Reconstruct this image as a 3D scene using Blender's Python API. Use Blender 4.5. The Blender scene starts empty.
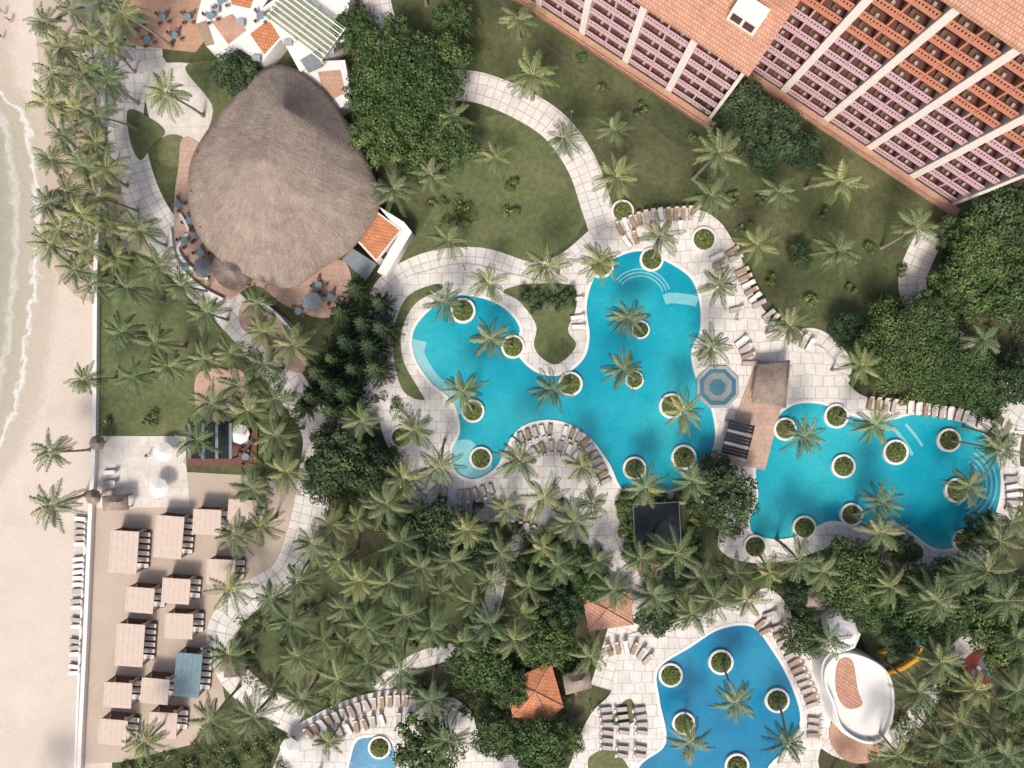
import bpy, math, random
import numpy as np
from mathutils import Vector, Matrix
random.seed(7); rng=np.random.default_rng(7)
S=0.15; H=110.0
scene=bpy.context.scene
def W(px,py,z=0.0):
    k=S*(H-z)/H
    return ((px-512)*k,(384-py)*k)
# ---------------- materials ----------------
def newmat(name):
    m=bpy.data.materials.new(name); m.use_nodes=True
    nt=m.node_tree; b=nt.nodes['Principled BSDF']; b.inputs['Roughness'].default_value=0.9
    b.inputs['Specular IOR Level'].default_value=0.12
    return m,nt,b
def N(nt,t,**kw):
    n=nt.nodes.new(t)
    for k,v in kw.items():
        if k in n.inputs.keys(): n.inputs[k].default_value=v
        else: setattr(n,k,v)
    return n
def ramp(nt,fac,stops):
    r=nt.nodes.new('ShaderNodeValToRGB')
    e=r.color_ramp.elements
    while len(e)<len(stops): e.new(0.5)
    for i,(p,c) in enumerate(stops):
        e[i].position=p; e[i].color=(c[0],c[1],c[2],1)
    nt.links.new(fac,r.inputs[0]); return r.outputs[0]
def mix(nt,fac,a,b,mode='MIX'):
    n=nt.nodes.new('ShaderNodeMix'); n.data_type='RGBA'; n.blend_type=mode
    for s,v in ((0,fac),(6,a),(7,b)):
        if isinstance(v,(int,float)): n.inputs[s].default_value=v
        elif isinstance(v,tuple): n.inputs[s].default_value=(v[0],v[1],v[2],1)
        else: nt.links.new(v,n.inputs[s])
    return n.outputs[2]
def coord(nt,kind='Object',scale=(1,1,1),rot=0):
    tc=nt.nodes.new('ShaderNodeTexCoord'); mp=nt.nodes.new('ShaderNodeMapping')
    mp.inputs['Scale'].default_value=scale; mp.inputs['Rotation'].default_value=(0,0,rot)
    nt.links.new(tc.outputs[kind],mp.inputs[0]); return mp.outputs[0]
def noise(nt,vec,scale,detail=4,rough=0.6,dist=0):
    n=N(nt,'ShaderNodeTexNoise'); n.inputs['Scale'].default_value=scale; n.inputs['Detail'].default_value=detail
    n.inputs['Roughness'].default_value=rough; n.inputs['Distortion'].default_value=dist
    nt.links.new(vec,n.inputs['Vector']); return n.outputs[0]
def bump(nt,b,h,strength=0.3,dist=0.1):
    n=N(nt,'ShaderNodeBump'); n.inputs['Strength'].default_value=strength; n.inputs['Distance'].default_value=dist
    nt.links.new(h,n.inputs['Height']); nt.links.new(n.outputs[0],b.inputs['Normal'])
def plain(name,c,rough=0.85,var=0.15,sc=1.5):
    m,nt,b=newmat(name); b.inputs['Roughness'].default_value=rough
    v=coord(nt); n=noise(nt,v,sc,4,0.7)
    lo=tuple(x*(1-var) for x in c); hi=tuple(min(1,x*(1+var)) for x in c)
    nt.links.new(ramp(nt,n,[(0.3,lo),(0.7,hi)]),b.inputs['Base Color']); return m
def grassmat(name,a,b_,c):
    m,nt,b=newmat(name); v=coord(nt)
    n1=noise(nt,v,0.09,5,0.65,0.4); n2=noise(nt,v,1.1,5,0.75); n3=noise(nt,v,8,2,0.7)
    c1=ramp(nt,n1,[(0.32,a),(0.52,b_),(0.7,c)])
    c2=ramp(nt,n2,[(0.25,(0.6,0.62,0.6)),(0.75,(1.35,1.3,1.22))])
    c3=ramp(nt,n3,[(0.3,(0.72,0.72,0.72)),(0.7,(1.28,1.28,1.28))])
    o=mix(nt,1.0,mix(nt,1.0,c1,c2,'MULTIPLY'),c3,'MULTIPLY')
    nt.links.new(o,b.inputs['Base Color']); bump(nt,b,n3,0.5,0.08); return m
M={}
M['ground']=grassmat('grass_ground',(0.060,0.072,0.034),(0.095,0.110,0.052),(0.155,0.152,0.085))
M['lawn']=grassmat('lawn_grass',(0.095,0.118,0.055),(0.132,0.155,0.073),(0.185,0.185,0.10))
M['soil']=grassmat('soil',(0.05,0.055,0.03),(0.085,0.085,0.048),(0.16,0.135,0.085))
def pavemat(name,kind,base,joint,bw,bh,mo=0.06,off=0.35,dist=0.9):
    m,nt,b=newmat(name); v=coord(nt,kind)
    nn=N(nt,'ShaderNodeTexNoise'); nn.inputs['Scale'].default_value=0.35; nt.links.new(v,nn.inputs['Vector'])
    vm=N(nt,'ShaderNodeVectorMath',operation='MULTIPLY_ADD'); nt.links.new(nn.outputs['Color'],vm.inputs[0])
    vm.inputs[1].default_value=(dist,dist,dist); nt.links.new(v,vm.inputs[2])
    br=N(nt,'ShaderNodeTexBrick'); br.offset=off
    nt.links.new(vm.outputs[0],br.inputs['Vector'])
    br.inputs['Scale'].default_value=1; br.inputs['Brick Width'].default_value=bw; br.inputs['Row Height'].default_value=bh
    br.inputs['Mortar Size'].default_value=mo; br.inputs['Mortar Smooth'].default_value=0.4
    br.inputs['Color1'].default_value=(*base,1); br.inputs['Color2'].default_value=(*[x*0.92 for x in base],1)
    br.inputs['Mortar'].default_value=(*joint,1)
    n=noise(nt,v,0.5,6,0.7); st=ramp(nt,n,[(0.3,(0.82,0.80,0.77)),(0.6,(1.04,1.04,1.04))])
    nt.links.new(mix(nt,1.0,br.outputs[0],st,'MULTIPLY'),b.inputs['Base Color']); return m
M['deck']=pavemat('pool_deck_stone','Object',(0.74,0.70,0.65),(0.43,0.40,0.37),1.7,1.7,0.055)
M['path']=pavemat('path_stone','UV',(0.74,0.70,0.65),(0.40,0.37,0.34),1.35,1.5,0.06,0.0,0.35)
M['plaza']=pavemat('plaza_stone','Object',(0.70,0.65,0.58),(0.55,0.51,0.45),3,3)
M['coping']=plain('pool_coping',(0.78,0.75,0.70),0.8,0.06)
M['terracotta']=pavemat('terracotta_paving','Object',(0.55,0.33,0.23),(0.42,0.28,0.20),0.7,0.7)
M['pinkpave']=pavemat('pink_paving','Object',(0.56,0.38,0.30),(0.42,0.31,0.25),0.8,0.8)
def sand(name,a,b2):
    m,nt,b=newmat(name); v=coord(nt); n1=noise(nt,v,0.12,6,0.7,0.5); n2=noise(nt,v,3,6,0.8)
    c1=ramp(nt,n1,[(0.3,a),(0.7,b2)]); c2=ramp(nt,n2,[(0.3,(0.86,0.86,0.86)),(0.7,(1.08,1.08,1.08))])
    nt.links.new(mix(nt,1,c1,c2,'MULTIPLY'),b.inputs['Base Color']); bump(nt,b,n2,0.5,0.1); return m
M['sand']=sand('beach_sand',(0.59,0.50,0.42),(0.68,0.595,0.51))
M['sand2']=sand('cabana_sand',(0.46,0.37,0.295),(0.55,0.45,0.365))
def water(name,deep,mid,shal):
    m,nt,b=newmat(name); v=coord(nt); n1=noise(nt,v,0.06,3,0.5,0.3); n2=noise(nt,v,1.6,4,0.6,1.2)
    c1=ramp(nt,n1,[(0.35,deep),(0.5,mid),(0.68,shal)])
    c2=ramp(nt,n2,[(0.3,(0.86,0.90,0.91)),(0.7,(1.16,1.10,1.09))])
    nt.links.new(mix(nt,1,c1,c2,'MULTIPLY'),b.inputs['Base Color'])
    b.inputs['Roughness'].default_value=0.1; b.inputs['Specular IOR Level'].default_value=0.4
    bump(nt,b,n2,0.25,0.04); return m
M['water']=water('pool_water',(0.004,0.26,0.36),(0.012,0.34,0.43),(0.035,0.42,0.48))
M['water3']=water('pool_water_deep',(0.006,0.15,0.29),(0.012,0.20,0.35),(0.025,0.25,0.40))
M['shallow']=water('pool_shallow',(0.16,0.46,0.50),(0.22,0.52,0.55),(0.28,0.57,0.59))
M['spa']=water('spa_water',(0.03,0.11,0.15),(0.05,0.15,0.19),(0.07,0.18,0.22))
def tile(name,c,rot):
    m,nt,b=newmat(name); v=coord(nt,'Object',(1,1,1),rot)
    w=N(nt,'ShaderNodeTexBrick'); nt.links.new(v,w.inputs['Vector'])
    w.inputs['Scale'].default_value=1; w.inputs['Brick Width'].default_value=0.42; w.inputs['Row Height'].default_value=0.5; w.inputs['Mortar Size'].default_value=0.04
    w.inputs['Color1'].default_value=(*c,1); w.inputs['Color2'].default_value=(c[0]*1.12,c[1]*1.2,c[2]*1.3,1); w.inputs['Mortar'].default_value=(c[0]*.62,c[1]*.58,c[2]*.6,1)
    n=noise(nt,v,0.8,5,0.7); st=ramp(nt,n,[(0.3,(0.78,0.78,0.82)),(0.7,(1.12,1.1,1.08))])
    nt.links.new(mix(nt,1,w.outputs[0],st,'MULTIPLY'),b.inputs['Base Color']); return m
A0=math.radians(33.5)
M['tile']=tile('clay_roof_tiles',(0.53,0.29,0.19),A0)
M['tile2']=tile('orange_roof_tiles',(0.58,0.235,0.11),0.2)
M['white']=plain('white_stucco',(0.76,0.73,0.69),0.85,0.06)
M['cream']=plain('cream_stucco',(0.76,0.68,0.62),0.85,0.06)
M['pink']=plain('pink_stucco',(0.58,0.39,0.43),0.85,0.08)
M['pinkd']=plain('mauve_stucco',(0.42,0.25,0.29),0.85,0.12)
M['orange']=plain('orange_stucco',(0.54,0.23,0.15),0.85,0.12)
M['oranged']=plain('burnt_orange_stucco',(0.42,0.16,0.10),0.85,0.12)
M['dark']=plain('dark_glass',(0.07,0.05,0.05),0.4,0.3)
M['maroon']=plain('dark_maroon',(0.17,0.08,0.065),0.7,0.2)
M['wood']=plain('dark_wood',(0.19,0.12,0.085),0.8,0.25,4)
M['woodlt']=plain('pale_wood',(0.36,0.26,0.18),0.8,0.2,4)
M['canvas']=plain('beige_canvas',(0.61,0.49,0.41),0.95,0.07)
M['canvasw']=plain('white_canvas',(0.76,0.73,0.69),0.95,0.06)
M['bluecanvas']=plain('blue_canvas',(0.19,0.27,0.30),0.9,0.15)
M['black']=plain('black_membrane',(0.022,0.027,0.032),0.9,0.3)
M['cushion']=plain('grey_cushion',(0.48,0.42,0.37),0.9,0.1)
M['steel']=plain('grey_metal',(0.35,0.36,0.37),0.6,0.1)
M['teal']=plain('teal_paint',(0.05,0.35,0.33),0.7,0.1)
M['yellow']=plain('yellow_paint',(0.7,0.33,0.03),0.7,0.1)
M['red']=plain('red_paint',(0.28,0.07,0.05),0.8,0.35)
M['slategrey']=plain('slate_grey',(0.22,0.24,0.25),0.85,0.2)
M['darkstrip']=plain('thin_dark_strip',(0.10,0.095,0.07),0.9,0.3)
M['skin']=plain('skin',(0.45,0.26,0.18),0.6,0.05)
M['green_slat']=plain('green_slats',(0.20,0.28,0.10),0.8,0.15)
def thatch():
    m,nt,b=newmat('thatch'); v=coord(nt,'UV',(4,0.35,1)); n1=noise(nt,v,1.0,6,0.8)
    vo=coord(nt); n2=noise(nt,vo,0.35,6,0.7,0.8); n4=noise(nt,vo,3.5,4,0.8)
    c1=ramp(nt,n1,[(0.28,(0.21,0.165,0.135)),(0.5,(0.36,0.29,0.24)),(0.72,(0.48,0.40,0.34))])
    c2=ramp(nt,n2,[(0.3,(0.72,0.70,0.69)),(0.65,(1.1,1.09,1.08))])
    c3=ramp(nt,n4,[(0.3,(0.75,0.75,0.75)),(0.7,(1.2,1.2,1.2))])
    nt.links.new(mix(nt,1,mix(nt,1,c1,c2,'MULTIPLY'),c3,'MULTIPLY'),b.inputs['Base Color']); bump(nt,b,n4,0.8,0.25); return m
M['thatch']=thatch()
def foliage(name,stops,objvar=0.25):
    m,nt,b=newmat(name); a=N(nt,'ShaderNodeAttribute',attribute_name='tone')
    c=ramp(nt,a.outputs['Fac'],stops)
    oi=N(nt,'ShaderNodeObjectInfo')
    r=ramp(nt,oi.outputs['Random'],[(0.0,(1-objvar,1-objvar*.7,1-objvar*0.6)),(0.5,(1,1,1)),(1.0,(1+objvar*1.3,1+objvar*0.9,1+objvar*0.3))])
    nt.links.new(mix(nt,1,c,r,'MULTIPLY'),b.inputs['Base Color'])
    b.inputs['Roughness'].default_value=0.75; b.inputs['Specular IOR Level'].default_value=0.08; return m
M['frond']=foliage('palm_frond',[(0,(0.035,0.055,0.028)),(0.4,(0.095,0.135,0.058)),(0.75,(0.20,0.25,0.115)),(1,(0.38,0.34,0.19))],0.28)
M['leaf']=foliage('tree_leaf',[(0,(0.022,0.04,0.016)),(0.5,(0.058,0.095,0.034)),(1,(0.165,0.22,0.08))],0.2)
M['leafd']=foliage('dark_tree_leaf',[(0,(0.016,0.03,0.018)),(0.5,(0.042,0.068,0.034)),(1,(0.11,0.15,0.07))],0.3)
M['shrub']=foliage('shrub_leaf',[(0,(0.026,0.045,0.018)),(0.5,(0.075,0.112,0.040)),(0.9,(0.18,0.22,0.08)),(1,(0.40,0.33,0.09))],0.15)
M['bark']=plain('palm_bark',(0.30,0.25,0.20),0.9,0.25,3)
M['barkd']=plain('tree_bark',(0.10,0.075,0.05),0.9,0.25,3)
M['coco']=plain('coconut',(0.42,0.26,0.06),0.8,0.2)
# ---------------- mesh builder ----------------
class MB:
    def __init__(s): s.v=[];s.f=[];s.m=[];s.t=[];s.mats=[]
    def mi(s,k):
        if k not in s.mats: s.mats.append(k)
        return s.mats.index(k)
    def add(s,vs,fs,mat,tone=0.5):
        o=len(s.v); s.v.extend([tuple(map(float,p)) for p in vs]); k=s.mi(mat)
        for f in fs: s.f.append(tuple(i+o for i in f)); s.m.append(k)
        s.t.extend([tone]*len(vs))
    def box(s,x0,x1,y0,y1,z0,z1,mat,F=None):
        vs=[(x,y,z) for z in (z0,z1) for x,y in ((x0,y0),(x1,y0),(x1,y1),(x0,y1))]
        if F: vs=[F(*p) for p in vs]
        s.add(vs,[(3,2,1,0),(4,5,6,7),(0,1,5,4),(1,2,6,5),(2,3,7,6),(3,0,4,7)],mat)
    def tube(s,pts,rads,n,mat,cap=True):
        vs=[];fs=[]
        for i,(p,r) in enumerate(zip(pts,rads)):
            a=Vector(pts[min(i+1,len(pts)-1)])-Vector(pts[max(i-1,0)]); a.normalize()
            u=a.cross(Vector((0.13,1,0.07))).normalized(); w=a.cross(u)
            for k in range(n):
                t=2*math.pi*k/n; q=Vector(p)+r*(math.cos(t)*u+math.sin(t)*w); vs.append(tuple(q))
        for i in range(len(pts)-1):
            for k in range(n):
                a=i*n+k;b=i*n+(k+1)%n; fs.append((a,b,b+n,a+n))
        if cap: fs.append(tuple(range((len(pts)-1)*n,len(pts)*n)))
        s.add(vs,fs,mat)
    def cyl(s,x,y,z0,z1,r0,r1,n,mat,F=None):
        vs=[(x+r*math.cos(2*math.pi*k/n),y+r*math.sin(2*math.pi*k/n),z) for r,z in((r0,z0),(r1,z1)) for k in range(n)]
        if F: vs=[F(*p) for p in vs]
        s.add(vs,[(k,(k+1)%n,n+(k+1)%n,n+k) for k in range(n)]+[tuple(range(n,2*n))],mat)
    def mesh(s,name):
        me=bpy.data.meshes.new(name); me.from_pydata(s.v,[],s.f)
        for k in s.mats: me.materials.append(M[k])
        me.polygons.foreach_set('material_index',s.m)
        at=me.attributes.new('tone','FLOAT','POINT'); at.data.foreach_set('value',s.t)
        me.update(); return me
    def obj(s,name,loc=(0,0,0),rot=0,parent=None):
        return place(s.mesh(name),name,loc,rot,parent=parent)
def place(me,name,loc=(0,0,0),rot=0,sc=1,parent=None):
    o=bpy.data.objects.new(name,me); o.location=loc; o.rotation_euler=(0,0,rot)
    o.scale=(sc,sc,sc) if not isinstance(sc,tuple) else sc
    scene.collection.objects.link(o)
    if parent: o.parent=parent
    return o
def empty(name,loc=(0,0,0)):
    o=bpy.data.objects.new(name,None); o.location=loc; scene.collection.objects.link(o); return o
def leaves(mb,C,Nn,L,Wd,tone,mat):
    n=len(C); r=rng.normal(size=(n,3)); Nn=Nn/np.linalg.norm(Nn,axis=1,keepdims=True)
    a=np.cross(Nn,r); a/=np.linalg.norm(a,axis=1,keepdims=True); b=np.cross(Nn,a)
    L=np.asarray(L).reshape(-1,1); Wd=np.asarray(Wd).reshape(-1,1)
    V=np.stack([C-a*L,C+b*Wd,C+a*L,C-b*Wd],1).reshape(-1,3)
    o=len(mb.v); mb.v.extend(V.tolist()); k=mb.mi(mat)
    idx=(np.arange(n)*4+o)[:,None]+np.arange(4)
    mb.f.extend(map(tuple,idx.tolist())); mb.m.extend([k]*n); mb.t.extend(np.repeat(tone,4).tolist())
# ---------------- 2D shapes ----------------
def smooth(p,n=6,closed=True):
    out=[];L=len(p)
    rngi=range(L) if closed else range(L-1)
    for i in rngi:
        g=(lambda k:p[k%L]) if closed else (lambda k:p[min(max(k,0),L-1)])
        a,b,c,d=[np.array(g(i+j),float) for j in(-1,0,1,2)]
        for k in range(n):
            t=k/n; out.append(tuple(0.5*((2*b)+(-a+c)*t+(2*a-5*b+4*c-d)*t*t+(-a+3*b-3*c+d)*t**3)))
    if not closed: out.append(tuple(map(float,p[-1])))
    return out
def slab(name,loops,z0,z1,mat,sm=True,parent=None):
    cu=bpy.data.curves.new(name,'CURVE'); cu.dimensions='2D'; cu.fill_mode='BOTH'
    for lp in loops:
        pts=smooth(lp) if sm else lp
        sp=cu.splines.new('POLY'); sp.points.add(len(pts)-1); sp.use_cyclic_u=True
        for q,(x,y) in zip(sp.points,pts):
            a,b=W(x,y,z1); q.co=(a,b,0,1)
    cu.extrude=max((z1-z0)/2,0.001)
    tmp=bpy.data.objects.new('tmp',cu); scene.collection.objects.link(tmp)
    dg=bpy.context.evaluated_depsgraph_get(); me=bpy.data.meshes.new_from_object(tmp.evaluated_get(dg))
    bpy.data.objects.remove(tmp); bpy.data.curves.remove(cu)
    me.name=name; me.materials.clear(); me.materials.append(M[mat])
    return place(me,name,(0,0,(z0+z1)/2),parent=parent)
def inpoly(x,y,poly):
    c=False;j=len(poly)-1
    for i in range(len(poly)):
        xi,yi=poly[i];xj,yj=poly[j]
        if (yi>y)!=(yj>y) and x<(xj-xi)*(y-yi)/(yj-yi)+xi: c=not c
        j=i
    return c
def ribbon(name,pts,width,z,mat,off=0.0,zb=0.0,close=False,nseg=6,parent=None):
    P=smooth(pts,nseg,close); P=[W(*p) for p in P]
    if close: P.append(P[0])
    n=len(P); vs=[];fs=[];uv=[];s=0
    wid=hasattr(width,'__len__')
    for i,p in enumerate(P):
        a=np.array(P[min(i+1,n-1)]);b=np.array(P[max(i-1,0)])
        if close and (i==0 or i==n-1): a=np.array(P[1]);b=np.array(P[n-2])
        d=(a-b);d=d/max(np.linalg.norm(d),1e-6);nr=np.array([-d[1],d[0]])
        if i: s+=np.linalg.norm(np.array(P[i])-np.array(P[i-1]))
        w=np.interp(i/(n-1),np.linspace(0,1,len(width)),width) if wid else width
        l=np.array(p)+nr*(off+w/2);r=np.array(p)+nr*(off-w/2)
        vs+=[(*l,z),(*r,z),(*l,zb),(*r,zb)]; uv.append((s,w))
    uvs=[]
    for i in range(n-1):
        a=i*4;b=a+4
        fs.append((a,a+1,b+1,b)); u0,w0=uv[i];u1,w1=uv[i+1]
        uvs+=[(u0,w0),(u0,0),(u1,0),(u1,w1)]
        fs.append((a+2,a,b,b+2)); uvs+=[(u0,0),(u0,0.2),(u1,.2),(u1,0)]
        fs.append((a+1,a+3,b+3,b+1)); uvs+=[(u0,0),(u0,0.2),(u1,.2),(u1,0)]
    me=bpy.data.meshes.new(name); me.from_pydata(vs,[],fs); l=me.uv_layers.new(name='UVMap')
    l.data.foreach_set('uv',[float(c) for q in uvs for c in q]); me.materials.append(M[mat])
    return place(me,name,parent=parent)
# ---------------- ground ----------------
mb=MB(); mb.add([(-60,-900,0),(900,-900,0),(900,900,0),(-60,900,0)],[(0,1,2,3)],'ground'); mb.obj('ground')
mb=MB(); mb.add([(-900,-900,-0.01),(-59.9,-900,-0.01),(-59.9,900,-0.01),(-900,900,-0.01)],[(0,1,2,3)],'sand'); mb.obj('seabed_sand')
slab('beach_sand',[[(-60,-1500),(60,-600),(60,0),(95,120),(95,270),(98,440),(88,760),(80,2500),(-60,2500)]],0,0.02,'sand',False)
def seastrip():
    shore=[(-30,-900),(-20,-300),(-10,40),(5,95),(25,112),(36,160),(41,230),(36,300),(26,370),(14,420),(-3,455),(-40,520),(-90,650),(-130,900),(-200,2000)]
    P=[W(*p) for p in smooth(shore,10,False)]; n=len(P)
    offs=[4.5,3,1.5,0,-1.5,-3,-6,-12,-30,-80,-500]
    vs=[];fs=[];uvs=[];s=0
    for i,p in enumerate(P):
        if i: s+=math.dist(P[i],P[i-1])
        for o in offs: vs.append((p[0]+o,p[1],0.045+(0.02 if o<=0 else -0.02)))
        uvs.append(s)
    uvl=[];k=len(offs)
    for i in range(n-1):
        for j in range(k-1):
            a=i*k+j; fs.append((a,a+k,a+k+1,a+1)); uvl+=[(uvs[i],offs[j]),(uvs[i+1],offs[j]),(uvs[i+1],offs[j+1]),(uvs[i],offs[j+1])]
    me=bpy.data.meshes.new('sea'); me.from_pydata(vs,[],fs); l=me.uv_layers.new(name='UVMap'); l.data.foreach_set('uv',[float(c) for q in uvl for c in q])
    m,nt,b=newmat('sea_water'); tc=N(nt,'ShaderNodeTexCoord'); sep=N(nt,'ShaderNodeSeparateXYZ'); nt.links.new(tc.outputs['UV'],sep.inputs[0])
    n1=noise(nt,tc.outputs['Object'],0.35,6,0.7,0.8); n2=noise(nt,tc.outputs['Object'],2.2,5,0.7,1.5)
    ma=N(nt,'ShaderNodeMath',operation='MULTIPLY_ADD'); nt.links.new(n1,ma.inputs[0]); ma.inputs[1].default_value=4.0; nt.links.new(sep.outputs[1],ma.inputs[2])
    mr=N(nt,'ShaderNodeMapRange'); nt.links.new(ma.outputs[0],mr.inputs[0]); mr.inputs[1].default_value=-12; mr.inputs[2].default_value=6
    sea=(0.33,0.32,0.24); col=ramp(nt,mr.outputs[0],[(0.0,(0.27,0.29,0.22)),(0.4,sea),(0.53,(0.39,0.36,0.28)),(0.575,(0.54,0.52,0.46)),(0.62,(0.42,0.38,0.30)),(0.72,(0.45,0.40,0.32)),(0.745,(0.70,0.68,0.63)),(0.78,(0.49,0.43,0.35)),(0.90,(0.52,0.44,0.36)),(1.0,(0.62,0.53,0.45))])
    c2=ramp(nt,n2,[(0.35,(0.9,0.9,0.9)),(0.7,(1.12,1.12,1.12))])
    nt.links.new(mix(nt,1,col,c2,'MULTIPLY'),b.inputs['Base Color']); b.inputs['Roughness'].default_value=0.4; bump(nt,b,n2,0.2,0.08)
    me.materials.append(m); place(me,'sea')
seastrip()
slab('cabana_terrace',[[(94,478),(150,470),(298,478),(302,520),(280,560),(240,600),(215,640),(225,700),(190,745),(120,762),(84,764)]],0,0.06,'sand2',False)
slab('lawn',[[(97,262),(130,250),(165,262),(200,290),(240,330),(262,360),(240,400),(215,434),(97,436)]],0,0.05,'lawn',False)
slab('plaza',[[(97,436),(192,436),(186,460),(190,508),(95,508)]],0,0.09,'plaza',False)
ribbon('sea_wall',[(120,-60),(108,60),(104,160),(99,262),(97,440),(93,520),(88,640),(82,768),(78,900)],0.6,0.9,'white')
ribbon('sea_wall',[(88,520),(82,640),(77,768)],0.35,0.5,'white')
slab('lawn',[[(455,140),(480,118),(520,118),(560,150),(585,190),(583,225),(560,250),(520,262),(470,252),(425,262),(395,285),(385,270),(420,230),(440,190)]],0,0.05,'lawn')
slab('lawn',[[(480,15),(540,0),(650,85),(710,130),(760,150),(850,190),(925,235),(915,300),(940,330),(900,345),(830,340),(790,320),(745,240),(700,200),(640,205),(600,200),(570,130),(520,95),(480,75)]],0,0.04,'ground')
slab('lawn',[[(255,610),(330,575),(400,545),(470,560),(470,620),(430,665),(350,690),(290,690),(250,650)]],0,0.05,'lawn')
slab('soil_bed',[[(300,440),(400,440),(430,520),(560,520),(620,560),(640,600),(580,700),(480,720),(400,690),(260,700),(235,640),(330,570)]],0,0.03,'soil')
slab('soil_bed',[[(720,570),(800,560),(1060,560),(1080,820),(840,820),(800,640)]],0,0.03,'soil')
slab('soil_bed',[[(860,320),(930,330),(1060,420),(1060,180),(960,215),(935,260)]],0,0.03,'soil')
slab('palm_bed',[[(40,-30),(128,-30),(110,60),(112,140),(135,220),(150,262),(98,300),(70,290),(50,250),(45,150),(38,60)]],0,0.045,'sand2')
# ---------------- paths ----------------
ribbon('walkway',[(100,40),(125,75),(125,130),(140,190),(165,235),(200,280),(240,320),(272,360),(300,400),(320,435),(316,480),(305,530),(285,575),(245,600),(222,632),(232,672),(262,700),(300,722)],[7,6,5.5,5.5,6,5.5,5,5,5.5,5,4.5,4.5,4.5,4.5,4.5],0.10,'path')
ribbon('walkway',[(372,-20),(380,20),(400,60),(440,82),(480,88),(520,104),(556,128),(582,165),(596,205),(605,232)],4.6,0.11,'path')
ribbon('walkway',[(325,430),(350,425),(375,400),(380,330),(388,290),(430,266),(480,262),(530,276),(565,268),(600,240)],4.3,0.114,'path')
ribbon('walkway',[(930,235),(912,280),(925,315),(955,345),(1000,395),(1040,430)],4.2,0.11,'path')
ribbon('walkway',[(790,345),(815,340),(840,365),(830,395)],3.4,0.118,'path')
ribbon('walkway',[(612,500),(606,535),(620,565),(640,590),(625,640),(610,690)],6.0,0.108,'path')
ribbon('walkway',[(545,515),(505,560),(490,610),(470,645),(420,660),(375,690)],2.6,0.112,'path')
ribbon('walkway',[(1040,480),(1010,470),(1015,420),(1040,400)],3.2,0.122,'path')
ribbon('walkway',[(160,-20),(150,60),(185,100),(210,130)],[4,4,7,3],0.106,'path')
ribbon('walkway',[(820,735),(850,750),(900,735),(960,650),(985,640)],3,0.116,'path')
slab('plaza',[[(150,70),(195,65),(215,95),(205,135),(180,150),(150,120)]],0,0.13,'plaza')
slab('lawn_island',[[(160,140),(178,135),(195,150),(185,165),(160,163)]],0,0.19,'lawn')
slab('lawn_island',[[(185,68),(215,62),(232,90),(228,130),(208,135),(212,105)]],0,0.19,'lawn')
slab('lawn_island',[[(128,110),(150,118),(165,132),(152,145),(140,160),(130,140)]],0,0.19,'lawn')
slab('terracotta_terrace',[[(178,170),(195,140),(300,250),(345,262),(350,300),(325,318),(285,305),(255,285),(225,300),(195,280),(175,235)]],0,0.22,'pinkpave')
slab('terracotta_terrace',[[(245,300),(275,310),(300,335),(305,370),(285,368),(262,345),(240,325)]],0,0.2,'pinkpave')
slab('terracotta_terrace',[[(200,372),(240,370),(248,395),(235,418),(205,420),(195,400)]],0,0.17,'pinkpave')
slab('terracotta_terrace',[[(120,-30),(200,-30),(205,40),(195,52),(130,45),(122,20)]],0,0.18,'terracotta',False)
# ---------------- pools and decks ----------------
pool1=[(600,268),(617,256),(640,250),(662,258),(690,276),(700,300),(701,330),(692,352),(697,378),(710,402),(716,435),(707,466),(685,486),(650,494),(622,490),(608,464),(590,440),(568,425),(545,421),(522,428),(508,446),(497,468),(475,480),(455,472),(451,450),(459,430),(452,403),(430,383),(414,358),(412,333),(426,312),(452,295),(482,297),(506,308),(521,328),(517,350),(535,370),(560,374),(581,360),(588,338),(585,308),(590,284)]
pool2=[(776,416),(795,403),(822,403),(850,414),(882,420),(915,413),(952,418),(982,432),(998,460),(1000,495),(988,527),(962,546),(934,549),(908,532),(888,522),(860,528),(830,522),(800,536),(775,540),(752,534),(748,518),(756,498),(754,468),(764,440)]
pool3=[(657,668),(690,645),(720,627),(752,625),(772,648),(790,680),(801,718),(786,748),(765,775),(770,830),(620,830),(636,768),(664,742),(658,700)]
pool4=[(352,748),(372,735),(392,740),(398,765),(402,830),(345,830)]
deck1=[(575,262),(600,232),(640,213),(690,208),(720,222),(742,260),(757,300),(790,335),(826,350),(845,380),(870,398),(930,404),(985,416),(1010,440),(1018,500),(1002,542),(970,566),(925,575),(880,562),(835,548),(790,560),(745,562),(718,545),(728,500),(705,503),(645,508),(622,520),(600,545),(570,538),(530,522),(485,522),(440,520),(408,500),(398,465),(385,440),(378,410),(382,360),(380,325),(395,285),(430,270),(470,264),(520,276),(550,280)]
deck3=[(622,640),(660,628),(705,612),(745,600),(765,588),(785,602),(803,640),(822,680),(831,720),(818,760),(815,830),(565,830),(572,760),(590,715),(612,690)]
deck4=[(282,745),(320,712),(375,692),(430,690),(468,708),(482,738),(520,762),(530,830),(285,830)]
slab('pool_deck',[deck1,pool1,pool2],0,0.26,'deck')
slab('pool_deck',[deck3,pool3],0,0.262,'deck')
slab('pool_deck',[deck4,pool4],0,0.258,'deck')
for nm,p,wm in(('swimming_pool',pool1,'water'),('swimming_pool',pool2,'water'),('swimming_pool',pool3,'water3'),('swimming_pool',pool4,'water3')):
    slab(nm,[p],0,0.14,wm); ribbon('pool_coping',p,0.42,0.31,'coping',close=True,zb=0.1)
SP=[smooth(p) for p in (pool1,pool2,pool3,pool4)]
def arc(cx,cy,r,a0,a1,n=10): return [(cx+r*math.cos(math.radians(a0+(a1-a0)*i/n)),cy-r*math.sin(math.radians(a0+(a1-a0)*i/n))) for i in range(n+1)]
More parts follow.
